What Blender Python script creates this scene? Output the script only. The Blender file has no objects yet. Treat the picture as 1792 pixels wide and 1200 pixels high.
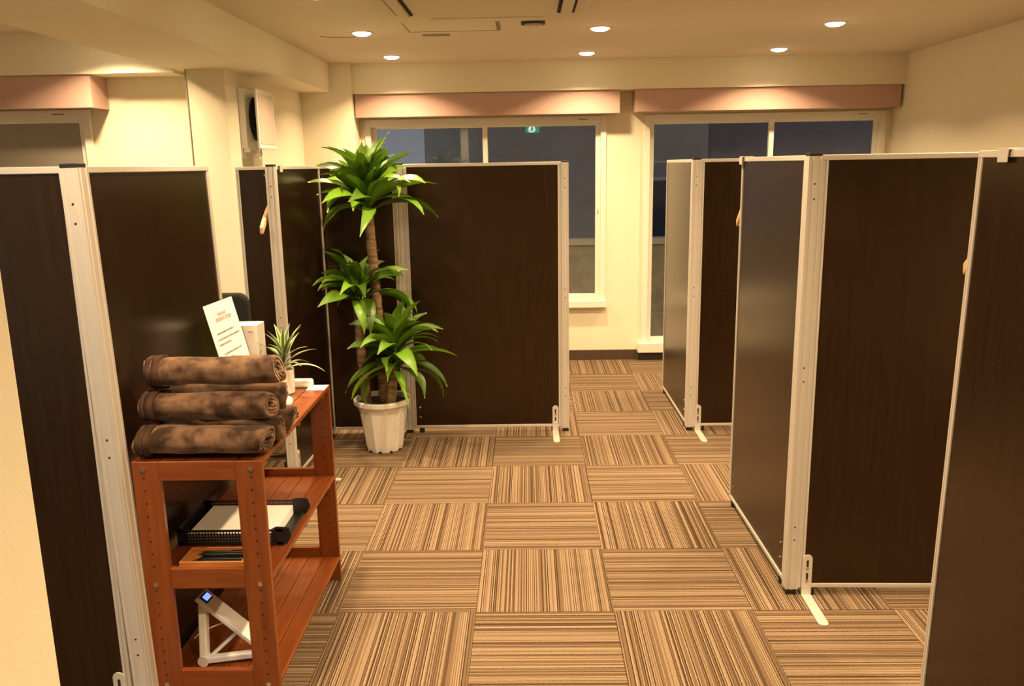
import bpy, bmesh, math, random
from mathutils import Vector, Matrix, noise
PI = math.pi
rnd = random.Random(7)
scene = bpy.context.scene
COL = scene.collection

# ------------------------------------------------------------------ camera
F_PX, PITCH, ROLL, YAW = 1460.69, 0.20964, 0.01732, -0.02104
CAM = Vector((0.2057, -2.7584, 1.5833))
fwd0 = Vector((math.sin(YAW), math.cos(YAW), 0)); right0 = Vector((math.cos(YAW), -math.sin(YAW), 0)); up0 = Vector((0, 0, 1))
fwd = fwd0*math.cos(PITCH) - up0*math.sin(PITCH)
down = -(up0*math.cos(PITCH) + fwd0*math.sin(PITCH))
rgt = right0*math.cos(ROLL) + down*math.sin(ROLL)
dwn = -right0*math.sin(ROLL) + down*math.cos(ROLL)
cd = bpy.data.cameras.new('camera'); cam = bpy.data.objects.new('camera', cd); COL.objects.link(cam)
cd.sensor_width = 36; cd.lens = 36*F_PX/1792; cd.clip_start = 0.05; cd.clip_end = 200
M = Matrix.Identity(4)
for i in range(3):
    M[i][0] = rgt[i]; M[i][1] = -dwn[i]; M[i][2] = -fwd[i]; M[i][3] = CAM[i]
cam.matrix_world = M
scene.camera = cam

# ------------------------------------------------------------------ world, lamps, exposure
w = bpy.data.worlds.new('dusk'); scene.world = w; w.use_nodes = True
w.node_tree.nodes['Background'].inputs[0].default_value = (0.67, 0.69, 0.78, 1)   # blue dusk
w.node_tree.nodes['Background'].inputs[1].default_value = 0.25
vs = scene.view_settings
vs.view_transform = 'Standard'; vs.look = 'None'; vs.gamma = 1; vs.use_curve_mapping = False
vs.exposure = 0.16
LAMP_W = 21.5
LAMP_COL = (1.0, 0.71, 0.40)
CEIL = 2.345
LIGHTS = [(x, y) for x in (-0.735, 0.635, 1.97) for y in (3.38, 2.30, 1.20, 0.10, -1.0, -2.1)] + [(-2.05, 1.72), (-2.05, 0.3)]

# ------------------------------------------------------------------ materials
def mat(name, col, rough=0.6, metal=0.0, spec=0.5, **kw):
    m = bpy.data.materials.new(name); m.use_nodes = True
    p = m.node_tree.nodes['Principled BSDF']
    p.inputs['Base Color'].default_value = (*col, 1); p.inputs['Roughness'].default_value = rough
    p.inputs['Metallic'].default_value = metal; p.inputs['Specular IOR Level'].default_value = spec
    for k, v in kw.items(): p.inputs[k.replace('_', ' ')].default_value = v
    return m
def nt(m): return m.node_tree, m.node_tree.nodes, m.node_tree.links, m.node_tree.nodes['Principled BSDF']
def noise_col(m, c1, c2, scale, vec='Object', mapping=(1, 1, 1), detail=4, p0=0.35, p1=0.65, bump=0.0, rough_var=None):
    t, n, l, p = nt(m)
    tc = n.new('ShaderNodeTexCoord'); mp = n.new('ShaderNodeMapping'); mp.inputs['Scale'].default_value = mapping
    no = n.new('ShaderNodeTexNoise'); no.inputs['Scale'].default_value = scale; no.inputs['Detail'].default_value = detail
    r = n.new('ShaderNodeValToRGB'); r.color_ramp.elements[0].position = p0; r.color_ramp.elements[1].position = p1
    r.color_ramp.elements[0].color = (*c1, 1); r.color_ramp.elements[1].color = (*c2, 1)
    l.new(tc.outputs[vec], mp.inputs[0]); l.new(mp.outputs[0], no.inputs[0]); l.new(no.outputs[0], r.inputs[0]); l.new(r.outputs[0], p.inputs['Base Color'])
    if bump:
        b = n.new('ShaderNodeBump'); b.inputs['Strength'].default_value = bump; b.inputs['Distance'].default_value = 0.002
        l.new(no.outputs[0], b.inputs['Height']); l.new(b.outputs[0], p.inputs['Normal'])
    return m
def emis(name, col, s):
    m = mat(name, (0, 0, 0)); p = m.node_tree.nodes['Principled BSDF']
    p.inputs['Emission Color'].default_value = (*col, 1); p.inputs['Emission Strength'].default_value = s
    return m

WALL = noise_col(mat('wall_paper', (.8, .74, .6), .85, spec=.2), (.80, .74, .57), (.85, .79, .62), 260, bump=.25)
CEILM = noise_col(mat('ceiling_paper', (.7, .64, .54), .9, spec=.15), (.66, .585, .47), (.72, .645, .53), 300, bump=.2)
PELMET = noise_col(mat('pelmet_cloth', (.5, .32, .26), .65, spec=.3), (.50, .325, .27), (.55, .36, .30), 400, mapping=(1, 1, .2), bump=.1)
SASH = mat('window_white', (.82, .79, .70), .4)
BASEB = mat('baseboard_brown', (.075, .045, .028), .5)
SUB = mat('subfloor', (.12, .09, .06), .9)
ALU = noise_col(mat('aluminium', (.55, .52, .47), .45, .3), (.565, .53, .485), (.575, .54, .495), 30)
BLACK = mat('black_plastic', (.012, .011, .010), .45)
HOLE = mat('hole_dark', (.01, .008, .006), .9)
CHROME = mat('chrome', (.75, .73, .7), .15, 1.0)
LAM = noise_col(mat('laminate', (.01, .006, .003), .27, spec=.5, Specular_Tint=(1, .80, .58, 1)), (.0125, .0052, .0019), (.0185, .0086, .0034), 9, mapping=(9, 9, .35), detail=6)
def wood(nm, mp): return noise_col(mat(nm, (.2, .06, .015), .30, spec=.5), (.155, .036, .007), (.225, .060, .012), 5, mapping=mp, detail=5, p0=.3, p1=.7)
WOOD = wood('stained_wood_y', (12, 1, 12)); WOODZ = wood('stained_wood_z', (12, 12, 1)); WOODX = wood('stained_wood_x', (1, 12, 12))
BLANKET = noise_col(mat('plush_brown', (.10, .055, .032), .95, spec=.1), (.030, .0165, .010), (.15, .087, .053), 14, detail=8, p0=.41, p1=.59, bump=.6)
def per_object(m):
    t, n, l, p = nt(m); mp = [q for q in n if q.type == 'MAPPING'][0]; oi = n.new('ShaderNodeObjectInfo'); sc = n.new('ShaderNodeVectorMath'); sc.operation = 'SCALE'; sc.inputs['Scale'].default_value = 9
    l.new(oi.outputs['Location'], sc.inputs[0]); l.new(sc.outputs[0], mp.inputs['Location'])
per_object(BLANKET)
BLANKET.node_tree.nodes['Principled BSDF'].inputs['Sheen Weight'].default_value = .5
BLANKET.node_tree.nodes['Principled BSDF'].inputs['Sheen Tint'].default_value = (.75, .5, .35, 1)
BLANKET.node_tree.nodes['Principled BSDF'].inputs['Sheen Roughness'].default_value = .4
HEM = noise_col(mat('plush_hem', (.05, .028, .018), .95, spec=.1), (.035, .02, .013), (.06, .034, .022), 30, bump=.4)
POTW = noise_col(mat('pot_white', (.8, .76, .68), .35), (.77, .73, .66), (.82, .78, .71), 10)
SOIL = noise_col(mat('soil', (.04, .025, .015), .95), (.02, .012, .007), (.07, .045, .025), 60, bump=1)
BARK = noise_col(mat('bark', (.3, .2, .1), .85), (.13, .075, .035), (.36, .23, .115), 9, mapping=(1, 1, 7), detail=5, bump=.8)
PAPER = mat('paper', (.86, .85, .80), .6)
WHITEP = mat('white_plastic', (.80, .78, .74), .35)
INK = mat('ink_black', (.05, .05, .05), .7)
INKR = mat('ink_red', (.62, .12, .10), .7)
FABRIC = noise_col(mat('chair_fabric', (.012, .012, .013), .9), (.004, .004, .004), (.009, .008, .008), 200)
HANGW = noise_col(mat('hanger_wood', (.62, .42, .2), .45), (.55, .36, .16), (.68, .47, .24), 8, mapping=(1, 8, 8))
GRILLE = noise_col(mat('grille_beige', (.62, .52, .42), .7), (.58, .48, .38), (.66, .56, .46), 500)
LEDW = emis('downlight_glow', (1.0, .80, .52), 28)
LCDB = emis('lcd_blue', (.08, .12, 1.0), 6)
EXITG = emis('exit_green', (.0, .55, .30), 4); EXITW = emis('exit_white', (.75, 1, .9), 9)
CONC = noise_col(mat('balcony_concrete', (.34, .31, .25), .9), (.28, .255, .20), (.38, .34, .28), 8, bump=.3)
CAPM = mat('parapet_cap', (.60, .56, .50), .6)
FAC1 = noise_col(mat('facade_grey', (.2, .19, .18), .9), (.36, .33, .29), (.42, .385, .345), 3)
FAC2 = noise_col(mat('facade_blue', (.10, .12, .18), .9), (.12, .14, .20), (.16, .18, .24), 3)
FACW = mat('facade_window', (.05, .06, .08), .2)

def glass_mat(name, tint, rough=0.0, base=0.05):
    m = bpy.data.materials.new(name); m.use_nodes = True
    n = m.node_tree.nodes; l = m.node_tree.links; n.clear()
    o = n.new('ShaderNodeOutputMaterial'); mx = n.new('ShaderNodeMixShader')
    tr = n.new('ShaderNodeBsdfTransparent'); tr.inputs[0].default_value = (*tint, 1)
    gl = n.new('ShaderNodeBsdfGlossy'); gl.inputs['Roughness'].default_value = rough
    lw = n.new('ShaderNodeLayerWeight'); lw.inputs[0].default_value = .5
    pw = n.new('ShaderNodeMath'); pw.operation = 'POWER'; pw.inputs[1].default_value = 5
    ma = n.new('ShaderNodeMath'); ma.operation = 'MULTIPLY_ADD'; ma.inputs[1].default_value = 1-base; ma.inputs[2].default_value = base
    l.new(lw.outputs['Facing'], pw.inputs[0]); l.new(pw.outputs[0], ma.inputs[0]); l.new(ma.outputs[0], mx.inputs[0])
    l.new(tr.outputs[0], mx.inputs[1]); l.new(gl.outputs[0], mx.inputs[2]); l.new(mx.outputs[0], o.inputs[0])
    return m
GLASS = glass_mat('window_glass', (.93, .95, .95))
ACRYL = glass_mat('clear_acrylic', (.9, .92, .9))
FROST = mat('frosted_glass', (.30, .27, .22), .5)

def carpet_mat():
    m = mat('carpet_stripe', (.3, .2, .1), .95, spec=.1); t, n, l, p = nt(m)
    tc = n.new('ShaderNodeTexCoord'); sx = n.new('ShaderNodeSeparateXYZ'); l.new(tc.outputs['Object'], sx.inputs[0])
    oi = n.new('ShaderNodeObjectInfo')
    def math_(op, a, b=None, c=None):
        q = n.new('ShaderNodeMath'); q.operation = op
        for i, v in enumerate((a, b, c)):
            if v is None: continue
            if isinstance(v, (int, float)): q.inputs[i].default_value = v
            else: l.new(v, q.inputs[i])
        return q.outputs[0]
    # yarn rows 4.2 mm wide, slightly wavy
    nz = n.new('ShaderNodeTexNoise'); nz.inputs['Scale'].default_value = 90; nz.inputs['Detail'].default_value = 2; l.new(tc.outputs['Object'], nz.inputs[0])
    xw = math_('MULTIPLY_ADD', math_('SUBTRACT', nz.outputs[0], .5), .0030, sx.outputs[0])
    row = math_('FLOOR', math_('MULTIPLY', xw, 1/.0038))
    wn = n.new('ShaderNodeTexWhiteNoise'); wn.noise_dimensions = '2D'
    cb = n.new('ShaderNodeCombineXYZ'); l.new(row, cb.inputs[0]); l.new(math_('FLOOR', math_('MULTIPLY', oi.outputs['Random'], 5)), cb.inputs[1]); l.new(cb.outputs[0], wn.inputs['Vector'])
    r = n.new('ShaderNodeValToRGB'); r.color_ramp.interpolation = 'CONSTANT'; e = r.color_ramp.elements
    e[0].position = 0; e[0].color = (.048, .025, .011, 1); e[1].position = .17; e[1].color = (.105, .062, .034, 1)
    for pos, c in ((.36, (.185, .12, .070, 1)), (.58, (.305, .215, .135, 1)), (.80, (.375, .272, .176, 1))):
        q = e.new(pos); q.color = c
    alt = math_('MULTIPLY', math_('FLOORED_MODULO', row, 2.0), .30)
    l.new(math_('MULTIPLY_ADD', wn.outputs['Value'], .70, alt), r.inputs[0])
    # loop pile speckle
    sp = n.new('ShaderNodeTexNoise'); sp.inputs['Scale'].default_value = 420; sp.inputs['Detail'].default_value = 3; l.new(tc.outputs['Object'], sp.inputs[0])
    mx = n.new('ShaderNodeMix'); mx.data_type = 'RGBA'; mx.blend_type = 'MULTIPLY'; mx.inputs[0].default_value = 1
    rr = n.new('ShaderNodeValToRGB'); rr.color_ramp.elements[0].position = .3; rr.color_ramp.elements[0].color = (.42, .42, .42, 1); rr.color_ramp.elements[1].position = .65; rr.color_ramp.elements[1].color = (1.05, 1.05, 1.05, 1)
    l.new(sp.outputs[0], rr.inputs[0]); l.new(r.outputs[0], mx.inputs[6]); l.new(rr.outputs[0], mx.inputs[7]); l.new(mx.outputs[2], p.inputs['Base Color'])
    # rounded yarn rows
    fr = math_('FRACT', math_('MULTIPLY', xw, 1/.0038)); hh = math_('SINE', math_('MULTIPLY', fr, PI))
    b = n.new('ShaderNodeBump'); b.inputs['Strength'].default_value = .5; b.inputs['Distance'].default_value = .003
    l.new(math_('ADD', hh, math_('MULTIPLY', sp.outputs[0], .6)), b.inputs['Height']); l.new(b.outputs[0], p.inputs['Normal'])
    return m
CARPET = carpet_mat()

def leaf_mat(name, c_mid, c_edge, edge0, tip=(.45, .33, .15)):
    m = mat(name, c_mid, .38, spec=.5); t, n, l, p = nt(m)
    uv = n.new('ShaderNodeUVMap'); sx = n.new('ShaderNodeSeparateXYZ'); l.new(uv.outputs[0], sx.inputs[0])
    a = n.new('ShaderNodeMath'); a.operation = 'SUBTRACT'; a.inputs[1].default_value = .5; l.new(sx.outputs[0], a.inputs[0])
    ab = n.new('ShaderNodeMath'); ab.operation = 'ABSOLUTE'; l.new(a.outputs[0], ab.inputs[0])
    r = n.new('ShaderNodeValToRGB'); e = r.color_ramp.elements
    e[0].position = edge0; e[0].color = (*c_mid, 1); e[1].position = min(.5, edge0+.08); e[1].color = (*c_edge, 1)
    l.new(ab.outputs[0], r.inputs[0])
    oi = n.new('ShaderNodeObjectInfo'); hsv = n.new('ShaderNodeHueSaturation')
    mr = n.new('ShaderNodeMapRange'); mr.inputs[3].default_value = .30; mr.inputs[4].default_value = 1.2; l.new(oi.outputs['Random'], mr.inputs[0]); l.new(mr.outputs[0], hsv.inputs['Value'])  # random brightness per leaf; the dark end stands in for shade in lower crowns
    l.new(r.outputs[0], hsv.inputs['Color'])
    t2 = n.new('ShaderNodeMath'); t2.operation = 'GREATER_THAN'; t2.inputs[1].default_value = .965; l.new(sx.outputs[1], t2.inputs[0])
    mx = n.new('ShaderNodeMix'); mx.data_type = 'RGBA'; l.new(t2.outputs[0], mx.inputs[0]); l.new(hsv.outputs[0], mx.inputs[6]); mx.inputs[7].default_value = (*tip, 1)
    l.new(mx.outputs[2], p.inputs['Base Color'])
    ns = n.new('ShaderNodeTexWave'); ns.inputs['Scale'].default_value = 9; ns.inputs['Distortion'].default_value = .3; ns.bands_direction = 'X'
    l.new(uv.outputs[0], ns.inputs[0]); b = n.new('ShaderNodeBump'); b.inputs['Strength'].default_value = .12; b.inputs['Distance'].default_value = .002
    l.new(ns.outputs['Fac'], b.inputs['Height']); l.new(b.outputs[0], p.inputs['Normal'])
    p.inputs['Subsurface Weight'].default_value = 0
    # light passing through the blade
    td = n.new('ShaderNodeBsdfTranslucent'); ms = n.new('ShaderNodeMixShader'); ms.inputs[0].default_value = .18
    l.new(mx.outputs[2], td.inputs[0]); o = [q for q in n if q.type == 'OUTPUT_MATERIAL'][0]
    l.new(p.outputs[0], ms.inputs[1]); l.new(td.outputs[0], ms.inputs[2]); l.new(ms.outputs[0], o.inputs[0])
    return m
LEAF = leaf_mat('leaf_green', (.155, .315, .021), (.11, .245, .016), .35)
LEAFV = leaf_mat('leaf_variegated', (.07, .16, .03), (.62, .66, .34), .24, tip=(.6, .6, .35))

# ------------------------------------------------------------------ mesh helpers
def new(): return bmesh.new()
def box(bm, x0, x1, y0, y1, z0, z1):
    v = [bm.verts.new((x, y, z)) for x in (x0, x1) for y in (y0, y1) for z in (z0, z1)]
    for f in ((0, 1, 3, 2), (4, 6, 7, 5), (0, 4, 5, 1), (2, 3, 7, 6), (0, 2, 6, 4), (1, 5, 7, 3)): bm.faces.new([v[i] for i in f])
    return bm
def prism(bm, poly, z0, z1, axes=(0, 1, 2)):
    def P(a, b, c):
        q = [0, 0, 0]; q[axes[0]] = a; q[axes[1]] = b; q[axes[2]] = c; return q
    lo = [bm.verts.new(P(a, b, z0)) for a, b in poly]; hi = [bm.verts.new(P(a, b, z1)) for a, b in poly]
    bm.faces.new(lo[::-1]); bm.faces.new(hi); n = len(poly)
    for i in range(n): bm.faces.new((lo[i], lo[(i+1) % n], hi[(i+1) % n], hi[i]))
    return bm
def frame_of(d):
    d = d.normalized(); a = Vector((0, 0, 1)) if abs(d.z) < .9 else Vector((1, 0, 0))
    u = d.cross(a).normalized(); return u, d.cross(u).normalized()
def tube(bm, pts, r, seg=10, cap=True):
    pts = [Vector(p) for p in pts]; rr = r if isinstance(r, (list, tuple)) else [r]*len(pts); rings = []; u = None
    for i, p in enumerate(pts):
        d = (pts[min(i+1, len(pts)-1)] - pts[max(i-1, 0)]).normalized()
        if u is None: u, v = frame_of(d)
        else: u = (u - d*u.dot(d)).normalized(); v = d.cross(u)
        rings.append([bm.verts.new(p + (u*math.cos(2*PI*k/seg) + v*math.sin(2*PI*k/seg))*rr[i]) for k in range(seg)])
    for a, b in zip(rings, rings[1:]):
        for k in range(seg): bm.faces.new((a[k], a[(k+1) % seg], b[(k+1) % seg], b[k]))
    if cap: bm.faces.new(rings[0][::-1]); bm.faces.new(rings[-1])
    return bm
def lathe(bm, prof, seg=32, radial=None):
    rings = []
    for r, z in prof:
        rings.append([bm.verts.new((r*(radial(k, z) if radial else 1)*math.cos(2*PI*k/seg), r*(radial(k, z) if radial else 1)*math.sin(2*PI*k/seg), z)) for k in range(seg)])
    for a, b in zip(rings, rings[1:]):
        for k in range(seg): bm.faces.new((a[k], a[(k+1) % seg], b[(k+1) % seg], b[k]))
    bm.faces.new(rings[0][::-1]); bm.faces.new(rings[-1])
    return bm
def disc(bm, c, d, r, t, seg=12):
    c = Vector(c); d = Vector(d).normalized(); return tube(bm, [c, c + d*t], r, seg)
def ob(name, bm, m, parent=None, bevel=0, smooth=False, loc=None):
    bmesh.ops.recalc_face_normals(bm, faces=bm.faces)
    me = bpy.data.meshes.new(name); bm.to_mesh(me); bm.free()
    me.materials.append(m); o = bpy.data.objects.new(name, me); COL.objects.link(o)
    if smooth:
        for f in me.polygons: f.use_smooth = True
    if parent: o.parent = parent
    if loc: o.location = loc
    if bevel:
        b = o.modifiers.new('bevel', 'BEVEL'); b.width = bevel; b.segments = 2; b.limit_method = 'ANGLE'
    return o
def tag(o, label, cat, group=None):
    o['label'] = label; o['category'] = cat
    if group: o['group'] = group
    return o
def thing(name, label, cat, loc=(0, 0, 0), rz=0, group=None):
    o = bpy.data.objects.new(name, None); o.empty_display_size = .1; COL.objects.link(o); o.location = loc; o.rotation_euler = (0, 0, rz)
    return tag(o, label, cat, group)
def struct(name, bm, m, parent=None, label=None, **k):
    o = ob(name, bm, m, parent, **k)
    if not parent: o['kind'] = 'structure'
    if label: o['label'] = label
    return o
def struct_root(name, label=None):
    o = bpy.data.objects.new(name, None); COL.objects.link(o); o['kind'] = 'structure'
    if label: o['label'] = label
    return o
def copy_of(o, parent=None, loc=None):
    c = o.copy(); COL.objects.link(c)
    if parent: c.parent = parent
    if loc is not None: c.location = loc
    return c

# ------------------------------------------------------------------ the room
XR, XL, YB, YL, YN = 3.04, -3.4, 3.98, 2.28, -4.3     # right wall, far left wall, back wall, left bay wall, rear wall
BEAMZ = 2.14
floor = struct('floor', box(new(), XL, XR+.1, YN, YB+.1, -.12, -.008), SUB, label='striped brown carpet tile floor')
tme = None
for j in range(-8, 8):
    for i in range(-7, 7):
        x0, y0 = i*.5, j*.5
        if x0 + .5 <= XL or x0 >= XR or y0 >= YB: continue
        if x0 + .5 <= -1.5 and y0 >= 2.2: continue
        if tme is None:
            o = ob('carpet_tile', box(new(), -.2493, .2493, -.2493, .2493, -.008, 0), CARPET, floor); tme = o.data
        else:
            o = bpy.data.objects.new('carpet_tile', tme); COL.objects.link(o); o.parent = floor
        o.location = (x0+.25, y0+.25, 0)
        if (i + j) % 2: o.rotation_euler = (0, 0, PI/2)
struct('ceiling', box(new(), XL-.1, XR+.1, YN-.1, YB+.1, CEIL, CEIL+.1), CEILM)
# back wall: boxes round the two windows
W1 = (-1.06, .83, .455, 1.95); W2 = (1.125, 2.99, .085, 1.95)
b = new()
box(b, -1.5, W1[0], YB, YB+.15, 0, CEIL); box(b, W1[1], W2[0], YB, YB+.15, 0, CEIL); box(b, W2[1], XR+.1, YB, YB+.15, 0, CEIL)
box(b, W1[0], W1[1], YB, YB+.15, 0, W1[2]); box(b, W1[0], W1[1], YB, YB+.15, W1[3], CEIL)
box(b, W2[0], W2[1], YB, YB+.15, 0, W2[2]); box(b, W2[0], W2[1], YB, YB+.15, W2[3], CEIL)
struct('wall_back', b, WALL)
struct('trim_1', box(new(), -1.105, XR, 3.775, YB, 2.128, CEIL), WALL, label='cream beam above the two back windows')
struct('wall_right', box(new(), XR, XR+.12, YN, YB+.1, 0, CEIL), WALL)
struct('wall_column', box(new(), -1.60, -1.105, 3.72, YB, 0, CEIL), WALL, label='cream corner column left of the first back window')
struct('wall_left', box(new(), -1.60, -1.485, YL, 3.72, 0, BEAMZ), WALL)
# left bay wall with a window
W3 = (-3.30, -2.355, .9, 1.945)
b = new()
box(b, XL, W3[0], YL, YL+.12, 0, CEIL); box(b, W3[1], -1.60, YL, YL+.12, 0, CEIL)
box(b, W3[0], W3[1], YL, YL+.12, 0, W3[2]); box(b, W3[0], W3[1], YL, YL+.12, W3[3], CEIL)
struct('wall_left_bay', b, WALL)
struct('wall_pillar', box(new(), -1.70, -1.485, 2.10, YL, 0, BEAMZ), WALL, label='slim cream pillar under the ceiling beam')
struct('trim_2', box(new(), XL, -1.77, 2.07, YL, 2.122, CEIL), WALL, label='cream beam above the left window')
struct('trim_3', box(new(), -1.77, -1.262, YN, 3.72, BEAMZ, CEIL), WALL, label='long cream ceiling beam running front to back on the left')
struct('trim_4', box(new(), -2.12, -1.75, 2.058, 2.07, 2.122, 2.138), SASH, label='thin white cable duct under the left beam')
tag(ob('cable_duct', box(new(), -1.705, -1.700, 2.095, 2.10, .02, BEAMZ), mat('grey_cord', (.35, .31, .24), .6)), 'thin grey vertical cable run beside the pillar', 'cable')
struct('wall_left_outer', box(new(), XL-.1, XL, YN, YL+.1, 0, CEIL), WALL)
struct('wall_rear', box(new(), XL-.1, XR+.1, YN-.1, YN, 0, CEIL), WALL)
struct('wall_entrance', box(new(), -.74, -.625, YN, -1.46, 0, CEIL), WALL, bevel=.006)
# baseboards
struct('baseboard_back', box(new(), -1.105, 1.09, YB-.012, YB, 0, .083), BASEB)
struct('baseboard_right', box(new(), XR-.012, XR, YN, YB-.02, 0, .083), BASEB)
struct('baseboard_left', box(new(), -1.485, -1.473, 2.10, 3.71, 0, .083), BASEB)
struct('baseboard_column', box(new(), -1.473, -1.105, 3.708, 3.72, 0, .083), BASEB)

def window(name, x0, x1, z0, z1, y, mull, label, sill=True, pane_mat=None, top=.06, depth=.07, ledge=None):
    r = struct_root(name, label)
    f = .045
    b = new(); box(b, x0, x0+f, y-.02, y+depth, z0, z1); box(b, x1-f, x1, y-.02, y+depth, z0, z1)
    box(b, x0+f, x1-f, y-.02, y+depth, z1-top, z1); box(b, x0+f, x1-f, y-.02, y+depth, z0, z0+f)
    ob('window_frame', b, SASH, r, bevel=.003)
    for k, (a, c) in enumerate(((x0+f, mull+.02), (mull-.02, x1-f))):
        yy = y + (.012 if k == 1 else .038); s = .038
        sh = new(); box(sh, a, a+s, yy, yy+.024, z0+f, z1-top); box(sh, c-s, c, yy, yy+.024, z0+f, z1-top)
        box(sh, a+s, c-s, yy, yy+.024, z1-top-.012, z1-top); box(sh, a+s, c-s, yy, yy+.024, z0+f, z0+f+.05)
        so = ob('sash', sh, SASH, r, bevel=.002)
        ob('pane', box(new(), a+s, c-s, yy+.010, yy+.014, z0+f+.05, z1-top-.012), pane_mat or GLASS, so)
        if k == 1: ob('latch', box(new(), c-.022, c-.014, yy-.008, yy, z0+(z1-z0)*.5, z0+(z1-z0)*.5+.03), mat('latch_grey', (.4, .4, .4), .4), so)
    ob('maker_plate', box(new(), x1-.22, x1-.15, y-.0215, y-.020, z1-.028, z1-.022), mat('plate_bronze', (.22, .15, .08), .5), r)
    if sill: ob('window_sill', box(new(), x0-.01, x1+.005, y-.05, y+.001, z0-.012, z0+.045), SASH, r, bevel=.004)
    return r
window('window_1', *W1, YB, -.12, 'white framed sliding window behind the potted plant and middle partition')
window('window_2', *W2, YB, 2.12, 'white framed sliding window on the right of the back wall', sill=False)
window('window_3', *W3, YL, -3.1, 'white framed window with dull grey panes at the far left', pane_mat=FROST, sill=False)
ob('window_step', box(new(), W2[0]-.03, W2[1]+.03, YB-.06, YB+.001, W2[2]-.02, W2[2]+.06), SASH, bpy.data.objects['window_2'], bevel=.004)
ob('window_step_kick', box(new(), W2[0]-.03, W2[1]+.03, YB-.045, YB+.001, 0, W2[2]-.02), mat('kick_dark', (.02, .014, .010), .6), bpy.data.objects['window_2'])

def pelmet(x0, x1, y0, y1, z0, z1, label):
    r = thing('pelmet', label, 'pelmet', ((x0+x1)/2, y1, z0), group='pelmets above the windows'); h = (x1-x0)/2; d = y0-y1; H = z1-z0
    ob('front_board', box(new(), -h, h, d, d+.015, 0, H), PELMET, r, bevel=.002)
    for s in (-1, 1): ob('end_board', box(new(), min(s*h, s*(h-.015)), max(s*h, s*(h-.015)), d+.015, 0, 0, H), PELMET, r)
    ob('top_board', box(new(), -h+.015, h-.015, d+.015, 0, H-.012, H), PELMET, r)
pelmet(-1.095, .915, 3.80, YB, 1.957, 2.126, 'dusty pink box pelmet above the window behind the plant')
pelmet(1.03, 3.02, 3.80, YB, 1.963, 2.126, 'dusty pink box pelmet above the right back window')
pelmet(-3.38, -2.24, 2.085, YL, 1.942, 2.120, 'dusty pink box pelmet above the far left window')

# ------------------------------------------------------------------ outside
struct('trim_5', box(new(), -3, 6, YB+.15, 5.2, -.1, -.02), CONC, label='concrete balcony slab outside the back windows')
pb = struct('trim_6', box(new(), -3, 6, 5.05, 5.17, -.1, .845), CONC, label='balcony parapet outside the back windows')
ob('parapet_cap', box(new(), -3, 6, 5.03, 5.19, .845, .905), CAPM, pb, bevel=.005)
def building(x0, x1, y, h, m, label, cols, rows):
    r = thing('neighbour_building', label, 'building', ((x0+x1)/2, y+1.5, -6)); hw = (x1-x0)/2
    ob('wall', box(new(), -hw, hw, -1.5, 1.5, 0, h), m, r)
    for i in range(cols):
        for k in range(rows):
            cx = -hw + (i+.5)*2*hw/cols; cz = 6.2 + k*2.6
            wf = ob('window', box(new(), cx-.45, cx+.45, -1.53, -1.5, cz, cz+1.2), CAPM, r)
            ob('pane', box(new(), cx-.40, cx+.40, -1.54, -1.53, cz+.05, cz+1.15), FACW, wf)
building(-1.15, 2.6, 8.6, 16, FAC1, 'grey neighbouring building seen through the window behind the plant', 2, 2)
building(2.75, 13.5, 10.5, 16, FAC2, 'blue grey neighbouring building seen through the right back window', 3, 2)

# ------------------------------------------------------------------ ceiling fittings
def downlight(x, y, i):
    side = 'far left bay' if x < -1.5 else ('left row' if x < 0 else ('middle row' if x < 1 else 'right row'))
    row = {3.38: 'nearest the back windows', 2.30: 'second from the back windows', 1.20: 'third from the back windows', .10: 'fourth from the back windows',
           -1.0: 'fifth from the back windows', -2.1: 'sixth from the back windows', -3.2: 'nearest the rear wall', 1.72: 'nearest the left window', .3: 'second from the left window', -.9: 'third from the left window'}[y]
    t = thing('downlight', f'round warm recessed ceiling downlight, {side}, {row}', 'downlight', (x, y, CEIL), group='recessed ceiling downlights')
    b = new(); n = 28
    prof = [(.052, -.004), (.064, -.006), (.066, 0)]
    rings = [[b.verts.new((r*math.cos(2*PI*k/n), r*math.sin(2*PI*k/n), z)) for k in range(n)] for r, z in prof]
    for a, c in zip(rings, rings[1:]):
        for k in range(n): b.faces.new((a[k], a[(k+1) % n], c[(k+1) % n], c[k]))
    ob('trim_ring', b, WHITEP, t, smooth=True)
    ob('diffuser', lathe(new(), [(.004, -.020), (.030, -.017), (.046, -.011), (.053, -.003), (.053, -.001)], 28), LEDW, t, smooth=True)
    ld = bpy.data.lights.new('downlight_lamp', 'AREA'); ld.shape = 'DISK'; ld.size = .10; ld.energy = LAMP_W; ld.color = LAMP_COL; ld.spread = math.radians(132)
    lo = bpy.data.objects.new('downlight_lamp', ld); COL.objects.link(lo); lo.parent = t; lo.location = (0, 0, -.024)
for i, (x, y) in enumerate(LIGHTS): downlight(x, y, i)

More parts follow.
